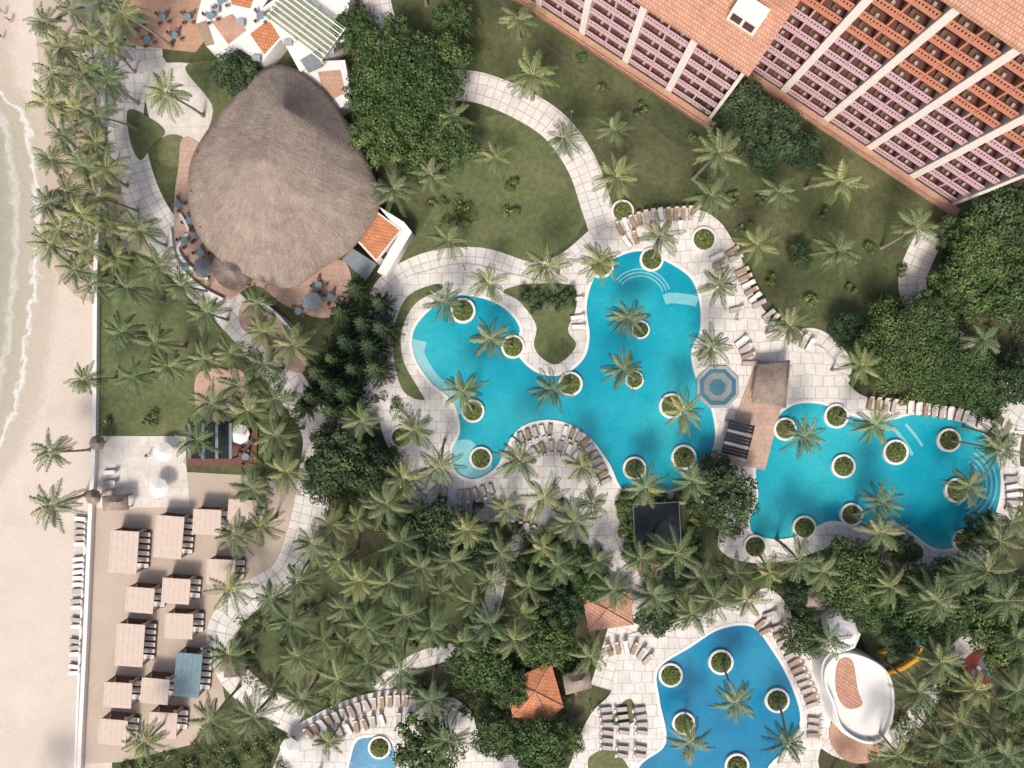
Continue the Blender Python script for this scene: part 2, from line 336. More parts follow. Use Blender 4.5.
for i,(w) in enumerate((3.4,2.2,1.1)):
    ribbon('pool_steps',[(418,340),(416,356),(430,380),(450,398),(457,415)],w*0.8,0.148+0.012*i,'shallow')
for r in (24,27.5,31): ribbon('pool_steps',arc(640,300,r,20,140),0.22,0.155,'shallow')
ribbon('pool_steps',[(664,300),(672,298),(690,300),(697,302)],1.6,0.15,'shallow')
for k,(r) in enumerate((26,31,36,41)): ribbon('pool_steps',arc(955,484,r,-70,60),0.25,0.155+0.004*k,'shallow')
slab('pool_steps',[[(452,445),(470,440),(482,455),(492,468),(474,478),(456,470)]],0.1,0.152,'shallow')
ribbon('pool_steps',[(893,428),(903,440),(912,455)],0.5,0.15,'shallow'); ribbon('pool_steps',[(905,424),(915,436),(922,446)],0.4,0.15,'shallow')
slab('lawn_island',[[(436,284),(408,296),(395,325),(394,360),(404,392),(424,400),(418,388),(403,360),(402,330),(416,303),(442,289)]],0,0.3,'lawn')
slab('lawn_island',[[(503,291),(530,284),(572,286),(576,308),(568,330),(576,346),(558,364),(542,358),(534,345),(536,325),(520,302)]],0,0.3,'lawn')
slab('lawn_island',[[(620,705),(632,700),(634,722),(612,724)]],0,0.3,'lawn')
slab('lawn_island',[[(588,760),(612,750),(630,775),(600,790)]],0,0.3,'lawn')
# ---------------- foliage generators ----------------
def frond(mb,org,az,el,L,tone,nl=18,lw=0.068,ll=0.80,droop=1.0,mat='frond'):
    n=9; p=np.array(org,float); pts=[p.copy()]; e=el; ds=L/n; dirs=[]; az2=az; cv=random.uniform(-.05,.05)
    for i in range(n):
        az2+=cv
        d=np.array([math.cos(az2)*math.cos(e),math.sin(az2)*math.cos(e),math.sin(e)]); dirs.append(d)
        p=p+d*ds; pts.append(p.copy()); e-=droop*(0.09+0.05*i/n*2)
    pts=np.array(pts); side=np.array([-math.sin(az),math.cos(az),0.0])
    k=mb.mi(mat); o=len(mb.v)
    for i in range(n+1):
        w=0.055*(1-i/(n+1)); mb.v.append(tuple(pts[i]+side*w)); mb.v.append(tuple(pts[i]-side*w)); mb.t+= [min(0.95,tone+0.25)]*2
    for i in range(n): mb.f.append((o+2*i,o+2*i+1,o+2*i+3,o+2*i+2)); mb.m.append(k)
    for j in range(nl):
        t=0.14+0.86*(j+0.5)/nl; x=t*n; i=min(int(x),n-1); c=pts[i]+(pts[i+1]-pts[i])*(x-i); f=dirs[i]
        l=ll*(math.sin(math.pi*min(1,0.22+0.68*t)))**0.8*random.uniform(0.75,1.12)
        for sg in(-1,1):
            dv=side*sg*0.75+f*0.62+np.array([0,0,-0.30-random.random()*0.45]); dv/=np.linalg.norm(dv)
            a=f*lw; m=c+dv*l*0.5; e2=c+dv*l+np.array([0,0,-0.12])
            o=len(mb.v); mb.v+= [tuple(c-a),tuple(m+a*1.1),tuple(e2),tuple(m-a*1.1)]
            tt=tone+random.uniform(-0.12,0.12)+(0.1 if sg>0 else -0.06); mb.t+=[tt-0.1,tt,min(1,tt+0.2),tt]
            mb.f.append((o,o+1,o+2,o+3)); mb.m.append(k)
def palm_mesh(h,lean,R=3.3,nf=19,seed=0,name='palm_tree'):
    random.seed(seed); mb=MB(); lx,ly=lean; n=8; pts=[];rad=[]
    for i in range(n+1):
        t=i/n; s=t**1.6; pts.append((lx*s,ly*s,h*t)); rad.append(0.22*(1-0.5*t)+(0.12 if i==0 else 0))
    mb.tube(pts,rad,7,'bark')
    top=(lx,ly,h)
    for i in range(nf):
        u=i/nf; az=i*2.399963+random.uniform(-0.3,0.3)
        el=math.radians(58-78*u+random.uniform(-10,10)); L=R*random.uniform(0.85,1.15)*(0.85+0.3*min(1,u*2))
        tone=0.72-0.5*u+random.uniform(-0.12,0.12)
        if u>0.84 and random.random()<0.35: tone=0.97
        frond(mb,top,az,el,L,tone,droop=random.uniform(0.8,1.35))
    for i in range(6):
        a=random.uniform(0,6.28); x,y,z=lx+0.3*math.cos(a),ly+0.3*math.sin(a),h-0.15
        vs=[(x+.17,y,z),(x,y+.17,z),(x-.17,y,z),(x,y-.17,z),(x,y,z+.2),(x,y,z-.2)]
        mb.add(vs,[(0,1,4),(1,2,4),(2,3,4),(3,0,4),(1,0,5),(2,1,5),(3,2,5),(0,3,5)],'coco')
    return mb.mesh(name)
PV=[]
for i in range(12):
    h=[7,8.5,9.5,8,10,9,7.5,8.8,6.5,9.8,8.2,9.2][i]; a=i*1.3; l=[0.4,1.2,0.8,1.9,1.0,0.3,1.5,0.7,0.9,2.4,1.3,.5][i]
    PV.append((palm_mesh(h,(l*math.cos(a),l*math.sin(a)),3.0+0.12*(i%5),16+(i*3)%8,100+i),h,(l*math.cos(a),l*math.sin(a))))
def palm(cx,cy,r=22,base=None,h=None):
    if base:
        h=h or random.uniform(7,8.5); tx,ty=W(cx,cy,h); bx,by=W(*base)
        dx,dy=tx-bx,ty-by; L=math.hypot(dx,dy)
        if L>3.2: dx*=3.2/L; dy*=3.2/L
        st=random.getstate(); me=palm_mesh(h,(dx,dy),3.2*r/22,18,random.randint(0,9999)); random.setstate(st); random.random()
        place(me,'palm_tree',(bx,by,0)); return
    me,hh,(lx,ly)=random.choice(PV); sc=r/22*random.uniform(0.92,1.1); a=random.uniform(0,6.28)
    zz=random.uniform(0.9,1.1); hh=hh*sc*zz
    tx,ty=W(cx,cy,hh); c,s=math.cos(a),math.sin(a)
    bx=tx-sc*(c*lx-s*ly); by=ty-sc*(s*lx+c*ly)
    place(me,'palm_tree',(bx,by,0),a,(sc,sc,sc*zz))
def tree_mesh(R,h,nleaf,seed,mat='leaf',name='broadleaf_tree',lw=0.2):
    global rng
    rng=np.random.default_rng(seed); random.seed(seed); mb=MB()
    trunk=h*0.5; mb.tube([(0,0,0),(0.1,0.1,trunk*.5),(0,0,trunk)],[0.45*R/5,0.35*R/5,0.28*R/5],8,'barkd')
    nc=int(14+R*R*0.9); C=[];
    for i in range(nc):
        rr=R*math.sqrt((i+0.5)/nc)*0.86; a=i*2.399963+random.uniform(-.3,.3); rr*=random.uniform(0.85,1.16)
        z=trunk+(h-trunk)*math.sqrt(max(0,1-(rr/(R*1.1))**2))*random.uniform(0.65,1.0); cr=random.uniform(0.7,1.5)*R/6+0.25
        C.append((rr*math.cos(a),rr*math.sin(a),z-cr*0.5,cr))
    for c in C[::3]:
        mb.tube([(0,0,trunk*.85),(c[0]*.5,c[1]*.5,trunk+(c[2]-trunk)*.6),(c[0],c[1],c[2])],[0.18*R/5,0.11*R/5,0.04],5,'barkd')
    per=nleaf//nc
    for c in C:
        d=rng.normal(size=(per,3)); d[:,2]=np.abs(d[:,2])*1.0-0.15; d/=np.linalg.norm(d,axis=1,keepdims=True)
        rad=c[3]*rng.uniform(0.55,1.2,per)
        P=np.array(c[:3])+d*rad[:,None]*np.array([1.05,1.05,0.8])
        nn=d+rng.normal(size=(per,3))*0.45+np.array([0,0,0.5])
        base=random.uniform(-0.18,0.2)
        tone=np.clip(0.22+0.45*d[:,2]+base+rng.normal(size=per)*0.14+0.2*(rad/c[3]-0.8),0,1)  # upward and outer leaves lighter, inner darker: canopy shading put into tone
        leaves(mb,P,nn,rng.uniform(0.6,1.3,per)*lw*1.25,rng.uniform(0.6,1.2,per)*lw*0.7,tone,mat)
    return mb.mesh(name)
TV=[(tree_mesh(4.5,7,4200,i+1),4.5,7) for i in range(3)]
TD=[(tree_mesh(4.5,7,4200,i+21,'leafd'),4.5,7) for i in range(3)]
TB=[(tree_mesh(8.0,10.5,14000,41),8.0,10.5),(tree_mesh(6.5,9,9500,42),6.5,9)]
random.seed(11)
def tree(cx,cy,r,dark=False,h=None):
    rm=r*S
    big=rm>5.6 and not dark
    me,R,hh=random.choice(TB if big else (TD if dark else TV))
    zt=hh*0.75; k=(H-zt)/H; sc=rm*k/R
    x,y=W(cx,cy,zt*min(sc,1.3))
    place(me,'broadleaf_tree',(x,y,0),random.uniform(0,6.28),(sc*random.uniform(.92,1.08),sc*random.uniform(.92,1.08),min(sc,1.25)))
def pine_mesh(seed):
    random.seed(seed); mb=MB(); h=9.5; mb.tube([(0,0,0),(0,0,h*.5),(0,0,h)],[.25,.16,.04],7,'barkd')
    for k in range(10):
        z=2+k*0.78; L=3.2*(1-k/11.5)
        for j in range(7):
            frond(mb,(0,0,z),j*2*math.pi/7+(k%2)*0.45+random.uniform(-.12,.12),math.radians(12),L*random.uniform(.85,1.1),0.12+0.07*k,nl=12,lw=0.10,ll=0.42,droop=0.3,mat='leafd')
    return mb.mesh('norfolk_pine')
NP=[pine_mesh(3),pine_mesh(5)]
def pine(cx,cy,sc=1.0):
    x,y=W(cx,cy,6); place(random.choice(NP),'norfolk_pine',(x,y,0),random.uniform(0,6),sc)
def shrubs(poly,dens=9,zmax=1.6,name='shrub_bed',mat='shrub',z0=0.1,size=0.17,per=1.6):
    xs=[p[0] for p in poly];ys=[p[1] for p in poly]; area=abs(sum(poly[i][0]*poly[(i+1)%len(poly)][1]-poly[(i+1)%len(poly)][0]*poly[i][1] for i in range(len(poly))))/2*S*S
    nc=max(3,int(area/per)); mb=MB(); C=[]
    while len(C)<nc:
        x=random.uniform(min(xs),max(xs));y=random.uniform(min(ys),max(ys))
        if inpoly(x,y,poly): C.append((x,y))
    for (x,y) in C:
        wx,wy=W(x,y); r=random.uniform(0.6,1.15)*(1 if per>1 else .6); hgt=random.uniform(0.45 if per>1 else .85,1)*zmax; n=int(dens*3.0)
        d=rng.normal(size=(n,3)); d[:,2]=np.abs(d[:,2]); d/=np.linalg.norm(d,axis=1,keepdims=True)
        P=np.array([wx,wy,z0+hgt*0.35])+d*np.array([r,r,hgt*0.65])*rng.uniform(0.6,1.1,n)[:,None]
        b=random.uniform(-.25,.25)*(1 if per>1 else .5)
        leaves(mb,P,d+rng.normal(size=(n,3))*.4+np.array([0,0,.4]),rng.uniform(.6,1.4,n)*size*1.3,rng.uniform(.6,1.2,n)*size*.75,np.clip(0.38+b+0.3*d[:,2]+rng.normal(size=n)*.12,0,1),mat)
    return mb.obj(name)
def planter_mesh(seed):
    random.seed(seed); r0=1.72; mb=MB(); n=28
    vs=[];fs=[]; ri,ro,za,zb=1.38,r0,0.0,0.55
    for k in range(n):
        c,s=math.cos(2*math.pi*k/n),math.sin(2*math.pi*k/n); vs+=[(ro*c,ro*s,za),(ro*c,ro*s,zb),(ri*c,ri*s,zb),(ri*c,ri*s,za)]
    for k in range(n):
        a=4*k;b=4*((k+1)%n)
        for q in range(3): fs.append((a+q,b+q,b+q+1,a+q+1))
    mb.add(vs,fs,'coping')
    mb.add([(1.39*math.cos(2*math.pi*k/n),1.39*math.sin(2*math.pi*k/n),0.42) for k in range(n)],[tuple(range(n))],'soil')
    nn=620; a=rng.uniform(0,6.28,nn); rr=1.3*np.sqrt(rng.uniform(0,1,nn)); P=np.stack([rr*np.cos(a),rr*np.sin(a),0.5+0.6*(1-(rr/1.5)**2)*rng.uniform(.5,1.1,nn)],1)
    leaves(mb,P,rng.normal(size=(nn,3))*.5+np.array([0,0,1]),rng.uniform(.12,.26,nn),rng.uniform(.06,.13,nn),np.clip(rng.normal(0.70,.16,nn),0,1),'shrub')
    return mb.mesh('planter')
PL=[planter_mesh(1),planter_mesh(2)]
def planter(px,py,sc=1.0): 
    x,y=W(px,py); place(random.choice(PL),'palm_planter',(x,y,0.02),random.uniform(0,6),(sc,sc,1))
planters=[(463,311),(513,347),(570,384),(473,411),(481,458),(601,266),(651,260),(671,406),(634,468),(683,457),(402,437),
 (784,429),(835,416),(842,466),(894,452),(947,440),(955,490),(850,514),(803,527),(754,546),(963,541),(912,552),
 (720,661),(670,674),(776,699),(683,722),(736,764),(380,746),(703,240),(622,212)]
for p in planters: planter(*p,sc=random.uniform(0.98,1.12) if p[0]>400 else 1)
# ---------------- palms ----------------
planterpalms=[((445,303),(463,311)),((487,338),(513,347)),((455,365),(473,411)),((543,392),(570,384)),((600,262),(601,266)),((660,236),(651,260)),
 ((612,312),(640,330)),((618,367),(634,380)),((683,411),(671,406)),((645,487),(634,468)),((692,480),(683,457)),((712,347),(699,360)),((720,285),(705,290)),
 ((803,436),(784,429)),((885,480),(850,514)),((875,425),(835,416)),((942,470),(955,490)),((882,532),(850,514)),((1000,450),(947,440)),((735,702),(720,661)),((785,748),(776,699)),((690,742),(683,722)),((440,478),(445,440)),((424,425),(402,437))]
for c,b in planterpalms:
    inp=any(inpoly(b[0],b[1],s) for s in SP)
    if inp and b not in planters: planter(b[0],b[1],0.8)
    palm(c[0],c[1],22,base=b)
PALMS=[(45,22),(72,10),(100,2),(122,14),(60,48),(90,38),(113,42),(52,74),(84,72),(106,80),(50,104),(76,108),(98,116),(64,134),(94,142),(52,158),(82,165),(107,170),(68,190),(98,196),(50,205),(84,215),(60,228),(108,225),(50,243),(88,250),(74,268),(115,258),(92,282),(140,232),(160,268),(165,95),
(122,330),(155,342),(134,378),(167,366),(85,378),(212,405),(50,453),(54,507),(232,354),(262,330),(205,313),(266,364),(275,398),(197,438),(248,412),(276,436),(266,465),(252,488),(258,305),(182,285),(128,290),(205,358),(240,385),(285,470),(292,345),
(520,20),(535,75),(452,118),(498,157),(432,177),(395,190),(563,140),(615,130),(618,178),(448,240),(490,285),(545,265),(720,152),(712,197),(780,190),(840,182),(838,250),(757,245),(790,325),(915,228),(860,365),(985,340),
(362,420),(520,462),(580,468),(500,552),(545,545),(596,562),(590,502),(575,522),(655,597),(702,580),(738,572),(715,600),(690,612),(560,566),(530,585),(640,560),(545,500),(615,590),(676,555),
(235,535),(262,525),(312,545),(340,562),(300,582),(232,590),(290,622),(230,655),(210,720),(255,715),(300,655),(362,580),(390,582),(385,642),(400,540),(442,592),(340,680),(302,700),(430,700),(470,600),(515,640),(145,742),(330,742),(450,742),(360,520),(385,505),(405,615),(490,580),(520,612),(590,655),(370,665),(505,510),(345,610),(330,525),(420,565),(325,640),(365,625),(430,630),(465,640),(400,670),(450,560),(270,600),(350,645),(470,530),(405,480),(275,690),(490,625),
(820,572),(985,572),(1005,600),(920,690),(960,722),(940,742),(992,722),(1005,755),(892,585),(1012,520),(962,575),(800,562),(770,572),(1015,640),(1000,440),(1015,690),(830,640),(900,755),(975,690),(860,590),(935,600),(1000,540),(745,600),(975,755),(940,660)]
for (x,y) in PALMS: palm(x+random.uniform(-2,2),y+random.uniform(-2,2),random.uniform(18,23.5))
for (x,y) in [(-10,860),(1060,300),(1070,650),(300,800),(500,820),(860,800),(420,-30),(1100,450)]: palm(x,y)
# ---------------- trees ----------------
for t in [(405,85,52),(440,62,34),(385,135,36),(450,140,30),(390,50,34),(420,155,30),(375,95,30)]: tree(*t)
for t in [(452,18,22),(355,30,22),(905,345,44),(955,372,38),(930,322,32),(985,250,40),(1005,290,36),(965,285,32),(850,575,40),(935,600,42),(985,535,26),(480,662,32),(545,640,30),(590,584,20),(495,736,25),(540,746,30),(425,750,36),(870,600,30),(1000,640,34),(510,690,22),(985,395,26),(570,740,16)]: tree(*t)
for t in [(725,497,34),(235,72,24),(745,105,28),(772,130,30),(800,148,22),(765,160,16),(340,462,34),(322,480,22),(370,470,26),(432,532,32),(470,540,26),(1010,215,36),(960,232,24),(800,600,18),(805,635,24),(975,600,30),(715,470,20),(560,612,24),(655,618,22),(680,572,20),(330,440,20),(900,550,18),(1020,380,26),(560,560,26),(900,640,20),(800,255,14),(848,330,20),(950,680,24),(530,575,22)]: tree(*t,dark=True)
for p in [(355,288),(378,302),(340,312),(362,322),(382,328),(345,340),(370,345),(330,358),(352,368),(376,368),(328,382),(345,392),(310,396),(300,408),(330,410),(350,412),(318,372)]: pine(*p,sc=random.uniform(.75,.98))
# ---------------- shrubs ----------------
shrubs([(520,288),(573,288),(574,308),(545,313),(520,308)],14,1.8,'hedge','leafd',0.3,per=.7)
shrubs([(322,440),(400,440),(410,500),(440,522),(540,525),(600,550),(600,580),(560,600),(440,560),(380,530),(330,510)])
shrubs([(480,655),(520,640),(600,640),(580,690),(560,768),(520,755),(480,720),(440,700)])
shrubs([(240,620),(262,600),(275,610),(255,640),(262,690),(245,680)])
shrubs([(300,690),(420,672),(430,688),(370,690),(320,710)])
shrubs([(730,570),(800,565),(900,580),(1024,570),(1030,640),(960,640),(900,620),(820,612),(800,620),(760,585)])
shrubs([(890,700),(960,690),(1030,690),(1030,775),(850,775),(870,750)])
shrubs([(690,95),(740,85),(800,130),(830,170),(780,175),(740,160)],mat='leafd',zmax=1.3)
shrubs([(850,330),(900,300),(960,350),(1000,400),(960,410),(890,400),(850,370)])
shrubs([(940,240),(1030,200),(1030,380),(990,370),(950,320),(935,290)])
shrubs([(640,566),(720,566),(740,600),(700,610),(645,622),(648,590)])
shrubs([(700,470),(750,475),(745,540),(715,540),(705,510)])
shrubs([(350,0),(372,0),(385,60),(400,80),(370,140),(350,90)])
shrubs([(440,0),(480,0),(478,30),(445,40)])
shrubs([(120,762),(190,748),(215,735),(300,735),(285,775),(110,790)])
shrubs([(60,40),(110,40),(105,120),(120,200),(130,260),(70,270),(60,150)],3,0.8)
shrubs([(420,190),(470,200),(475,225),(430,225)],8,1.3)
shrubs([(235,345),(262,352),(285,380),(305,425),(290,440),(262,400)],6,1.2)
shrubs([(325,300),(375,290),(385,400),(350,420),(300,410),(320,350)],5,0.8,mat='leafd')
shrubs([(395,400),(412,398),(420,420),(395,425)],8,1.0,z0=.2)
for (x,y) in [(511,215),(511,187),(462,225),(690,60),(640,110),(760,200),(820,215),(870,250),(690,140),(745,230),(880,300),(850,290),(705,180),(285,640),(330,640),(350,600),(440,640),(410,640),(395,560),(310,610),(110,420),(150,420),(480,505),(440,500),(560,505),(770,280),(900,270),(600,90),(580,60),(730,200),(810,300)]:
    q=random.uniform(.6,1.1); shrubs([(x-6*q,y-5*q),(x+6*q,y-6*q),(x+6*q,y+5*q),(x-5*q,y+6*q)],12,1.1,'shrub','shrub',per=.5)
for q in ([(618,494),(692,490),(693,499),(619,503)],[(622,551),(701,548),(702,560),(624,561)],[(616,500),(631,500),(636,556),(622,556)],[(683,498),(694,498),(701,552),(690,552)]): shrubs(q,16,1.9,'hedge','shrub',0.3,0.15,per=0.35)
# ---------------- structures ----------------
def Wz(p,z): a,b=W(p[0],p[1],z); return (a,b,z)
def thatch_roof(name,outline,ridge,ze,zr,parent=None,sm=True,nr=10,thick=0.35):
    O=smooth(outline,6) if sm else outline
    O=[np.array(Wz(p,ze)) for p in O]; Rg=[np.array(Wz(p,zr)) for p in ridge]
    n=len(O); inner=[]
    for o in O:
        if len(Rg)==1: inner.append(Rg[0]); continue
        a,b=Rg; t=np.clip(np.dot((o-a)[:2],(b-a)[:2])/np.dot((b-a)[:2],(b-a)[:2]),0,1); inner.append(a+(b-a)*t)
    vs=[];uvv=[];per=0
    for i in range(n):
        if i: per+=np.linalg.norm(O[i]-O[i-1])
        uvv.append(per)
    tot=per+np.linalg.norm(O[0]-O[-1])
    jj=[random.uniform(-1,1) for _ in range(n)]
    for j in range(nr+1):
        t=j/nr
        for i in range(n):
            p=O[i]*(1-t)+inner[i]*t; p=p.copy(); p[2]+= -0.06*math.sin(math.pi*t)*(zr-ze)+jj[i]*0.14*math.sin(math.pi*min(1,t*1.3+0.05))*(1-t)
            vs.append(tuple(p))
    base=len(vs)
    for i in range(n): p=O[i]; vs.append((p[0],p[1],p[2]-thick))
    fs=[];uv=[]; sl=np.linalg.norm(O[0]-inner[0])
    for j in range(nr):
        for i in range(n):
            k=(i+1)%n; fs.append((j*n+i,j*n+k,(j+1)*n+k,(j+1)*n+i)); u0=uvv[i];u1=uvv[k] if k else tot
            uv+=[(u0,j/nr*sl),(u1,j/nr*sl),(u1,(j+1)/nr*sl),(u0,(j+1)/nr*sl)]
    for i in range(n):
        k=(i+1)%n; fs.append((base+i,base+k,k,i)); uv+=[(uvv[i],0)]*4
    me=bpy.data.meshes.new(name); me.from_pydata(vs,[],fs); l=me.uv_layers.new(name='UVMap'); l.data.foreach_set('uv',[float(c) for q in uv for c in q]); me.materials.append(M['thatch'])
    for p in me.polygons: p.use_smooth=True
    return place(me,name,parent=parent)
e=empty('thatched_palapa_restaurant')
out=[(232,98),(258,72),(285,65),(318,84),(345,118),(366,158),(379,192),(376,215),(352,248),(322,268),(292,287),(262,282),(226,264),(198,235),(188,195),(194,152)]
thatch_roof('thatch_roof',out,[(264,158),(284,108)],3.6,11.5,e)
mb=MB()
for i in range(len(out)):
    x=262+(out[i][0]-272)*0.9+8; y=out[i][1]*0.9+17; a,b=W(x,y,3); mb.cyl(a,b,0.2,4.1,.2,.17,8,'wood')
mb.obj('posts',parent=e)
e=empty('thatched_hut'); thatch_roof('thatch_roof',[(212,262),(222,252),(242,256),(250,272),(242,288),(226,288),(214,276)],[(231,271)],2.8,5,e); mb=MB(); a,b=W(231,271,3)
for dx in(-1.7,1.7):
    for dy in(-1.7,1.7): mb.cyl(a+dx,b+dy,0,3,.12,.12,8,'wood')
mb.obj('posts',parent=e)
def hut(outline,ridge,ze=2.7,zr=4.6):
    e=empty('thatched_hut'); thatch_roof('thatch_roof',outline,ridge,ze,zr,e,sm=False,nr=5,thick=.25)
    mb=MB(); cx=sum(p[0] for p in outline)/len(outline);cy=sum(p[1] for p in outline)/len(outline)
    for p in outline: a,b=W(cx+(p[0]-cx)*.75,cy+(p[1]-cy)*.75,ze); mb.cyl(a,b,0,ze+.2,.1,.1,8,'wood')
    mb.obj('posts',parent=e)
hut([(757,364),(790,360),(786,408),(752,402)],[(770,376),(768,392)])
hut([(102,496),(127,494),(128,510),(103,511)],[(110,502),(120,502)],2.3,3.6)
hut([(562,675),(590,668),(592,688),(566,695)],[(574,682),(582,680)])
hut([(798,590),(825,586),(826,612),(800,612)],[(812,598),(813,602)])
hut([(222,655),(244,652),(246,676),(224,678)],[(234,662),(234,668)],2.3,3.6)
def lawnhut(px,py,r):
    e=empty('round_kiosk'); o=[(px+r*math.cos(k*math.pi/4),py+r*math.sin(k*math.pi/4)) for k in range(8)]
    thatch_roof('roof',o,[(px,py)],2.4,3.8,e,sm=False,nr=4,thick=.15); mb=MB(); a,b=W(px,py,2.4); mb.cyl(a,b,0,3,.12,.12,8,'wood'); mb.obj('post',parent=e)
lawnhut(97,443,8); lawnhut(93,497,8)
def polybuild(name,poly,z,wall,roof,apex=None,az=1.5):
    e=empty(name); slab('walls',[poly],0,z,wall,False,e)
    if apex:
        mb=MB(); pts=[Wz(p,z+0.02) for p in poly]; cx=sum(p[0] for p in pts)/len(pts);cy=sum(p[1] for p in pts)/len(pts)
        pts=[(cx+(p[0]-cx)*1.06,cy+(p[1]-cy)*1.06,p[2]) for p in pts]; pts.append(Wz(apex,z+az)); n=len(poly)
        mb.add(pts,[(i,(i+1)%n,n) for i in range(n)],roof)
        for i in range(n): mb.tube([(pts[i][0],pts[i][1],pts[i][2]+.04),(pts[n][0],pts[n][1],pts[n][2]+.05)],[.11,.11],6,'tile')
        mb.obj('roof',parent=e)
    else:
        c=[(sum(p[0] for p in poly)/len(poly)),(sum(p[1] for p in poly)/len(poly))]
        slab('roof',[[(c[0]+(p[0]-c[0])*.9,c[1]+(p[1]-c[1])*.9) for p in poly]],z,z+0.05,roof,False,e)
    mb=MB()
    for i in range(len(poly)):
        a=np.array(W(*poly[i],z));b=np.array(W(*poly[(i+1)%len(poly)],z)); L=np.linalg.norm(b-a); d=(b-a)/max(L,.01); nr=np.array([-d[1],d[0]]); k=int(L//2.2)
        for q in range(k):
            t=(q+.5)/k*L; F=lambda x,y,zz:(a[0]+d[0]*x+nr[0]*y,a[1]+d[1]*x+nr[1]*y,zz)
            mb.box(t-.5,t+.5,-.06,.06,0.9,min(2.4,z-.3),'dark',F)
    mb.obj('windows',parent=e); return e
polybuild('tiled_pavilion',[(507,684),(550,664),(562,706),(548,720),(514,716)],3.4,'cream','tile2',apex=(535,692),az=1.0)
polybuild('tiled_pavilion',[(584,598),(630,592),(632,624),(590,630)],3.2,'cream','tile',apex=(607,610),az=0.6)
e=polybuild('kitchen_wing',[(352,236),(378,212),(402,230),(376,262)],3.0,'cream','tile2')
slab('lower_canopy',[[(342,260),(352,248),(377,264),(366,280)]],2.4,2.5,'slategrey',False,e); slab('walkway_slab',[[(378,206),(404,222),(412,232),(386,276),(377,272),(400,232)]],0,2.9,'white',False,e)
e=empty('beach_club_building')
for poly,z,mt in (([(196,22),(206,-20),(282,-20),(262,8),(290,28),(262,62),(238,48),(226,60),(206,46)],3.4,'white'),([(262,8),(300,-20),(352,-20),(345,40),(300,72),(288,50)],3.6,'white'),([(300,62),(345,60),(352,100),(325,118),(300,95)],3.0,'white')):
    slab('walls',[poly],0,z,mt,False,e)
for poly,z,mt in (([(212,22),(232,14),(246,30),(228,44)],3.5,'terracotta'),([(250,34),(268,20),(284,32),(264,54)],3.55,'tile2'),([(228,-10),(256,-10),(250,8),(232,4)],3.5,'tile2'),([(300,60),(320,48),(322,66),(308,72)],3.75,'slategrey'),([(318,72),(340,70),(345,92),(326,104)],3.1,'terracotta'),([(196,24),(206,20),(214,44),(206,46)],3.5,'woodlt')):
    slab('roof_terrace',[poly],z-.3,z,mt,False,e)
mb=MB(); ang=math.radians(-37); ox,oy=W(305,22,5)
def FR(x,y,z): return (ox+x*math.cos(ang)-y*math.sin(ang),oy+x*math.sin(ang)+y*math.cos(ang),z)
for i in range(16): mb.box(-5.2,5.2,-3+i*0.38,-3+i*0.38+0.17,4.8,4.95,'green_slat' if i%2 else 'canvasw',FR)
for x in(-5,0,5):
    mb.box(x-.1,x+.1,-3,3,4.6,4.795,'canvasw',FR)
    for y in(-2.9,2.9): mb.box(x-.12,x+.12,y-.12,y+.12,3.4,4.6,'canvasw',FR)
mb.obj('pergola',parent=e)
mb=MB()
for px,py in((215,8),(272,12),(288,42),(330,50),(256,58),(240,22)):
    a,b=W(px,py,4); mb.box(a-.6,a+.6,b-.4,b+.4,3.3,4.1,'steel')
mb.obj('roof_vents',parent=e)
def rotF(px,py,z,deg):
    ox,oy=W(px,py,z); a=math.radians(deg); return lambda x,y,zz:(ox+x*math.cos(a)-y*math.sin(a),oy+x*math.sin(a)+y*math.cos(a),zz)
mb=MB();F=rotF(657,524,3,3)
mb.box(-3.3,3.3,-3.0,3.0,2.9,3.05,'black',F)
for x in(-3.2,3.2):
    for y in(-2.9,2.9): mb.box(x-.1,x+.1,y-.1,y+.1,0,2.9,'wood',F)
mb.box(-3.4,3.4,-3.1,-3.0,2.8,3.12,'slategrey',F);mb.box(-3.4,3.4,3.0,3.1,2.8,3.12,'slategrey',F);mb.box(-3.4,-3.3,-3.0,3.0,2.8,3.12,'slategrey',F);mb.box(3.3,3.4,-3.0,3.0,2.8,3.12,'slategrey',F)
mb.obj('shade_canopy')
slab('terracotta_terrace',[[(628,562),(700,560),(704,570),(640,576)]],0,0.29,'pinkpave',False)
slab('pool_bar_terrace',[[(757,360),(792,366),(765,470),(722,462),(738,410)]],0,0.42,'pinkpave',False)
mb=MB();F=rotF(738,441,2.8,-14)
for i in range(12): mb.box(-1.9,1.9,-2.7+i*.46,-2.7+i*.46+.38,2.7,2.8,'black' if i%4 else 'slategrey',F)
for x in(-1.8,1.8):
    mb.box(x-.1,x+.1,-2.7,2.8,2.5,2.695,'wood',F)
    for y in(-2.6,2.6): mb.box(x-.1,x+.1,y-.1,y+.1,0.4,2.5,'wood',F)
mb.obj('pergola')
slab('terrace',[[(186,424),(258,426),(256,466),(186,466)]],0,0.4,'maroon',False)
mb=MB();F=rotF(211,441,3,0)
for i in range(13): mb.box(-3.4+i*.5,-3.4+i*.5+.42,-2.6,2.6,2.85,2.95,'black' if i%4 else 'bluecanvas',F)
for x in(-3.3,0,2.9):
    for y in(-2.5,2.5): mb.box(x-.1,x+.1,y-.1,y+.1,0.4,2.85,'wood',F)
mb.obj('pergola')
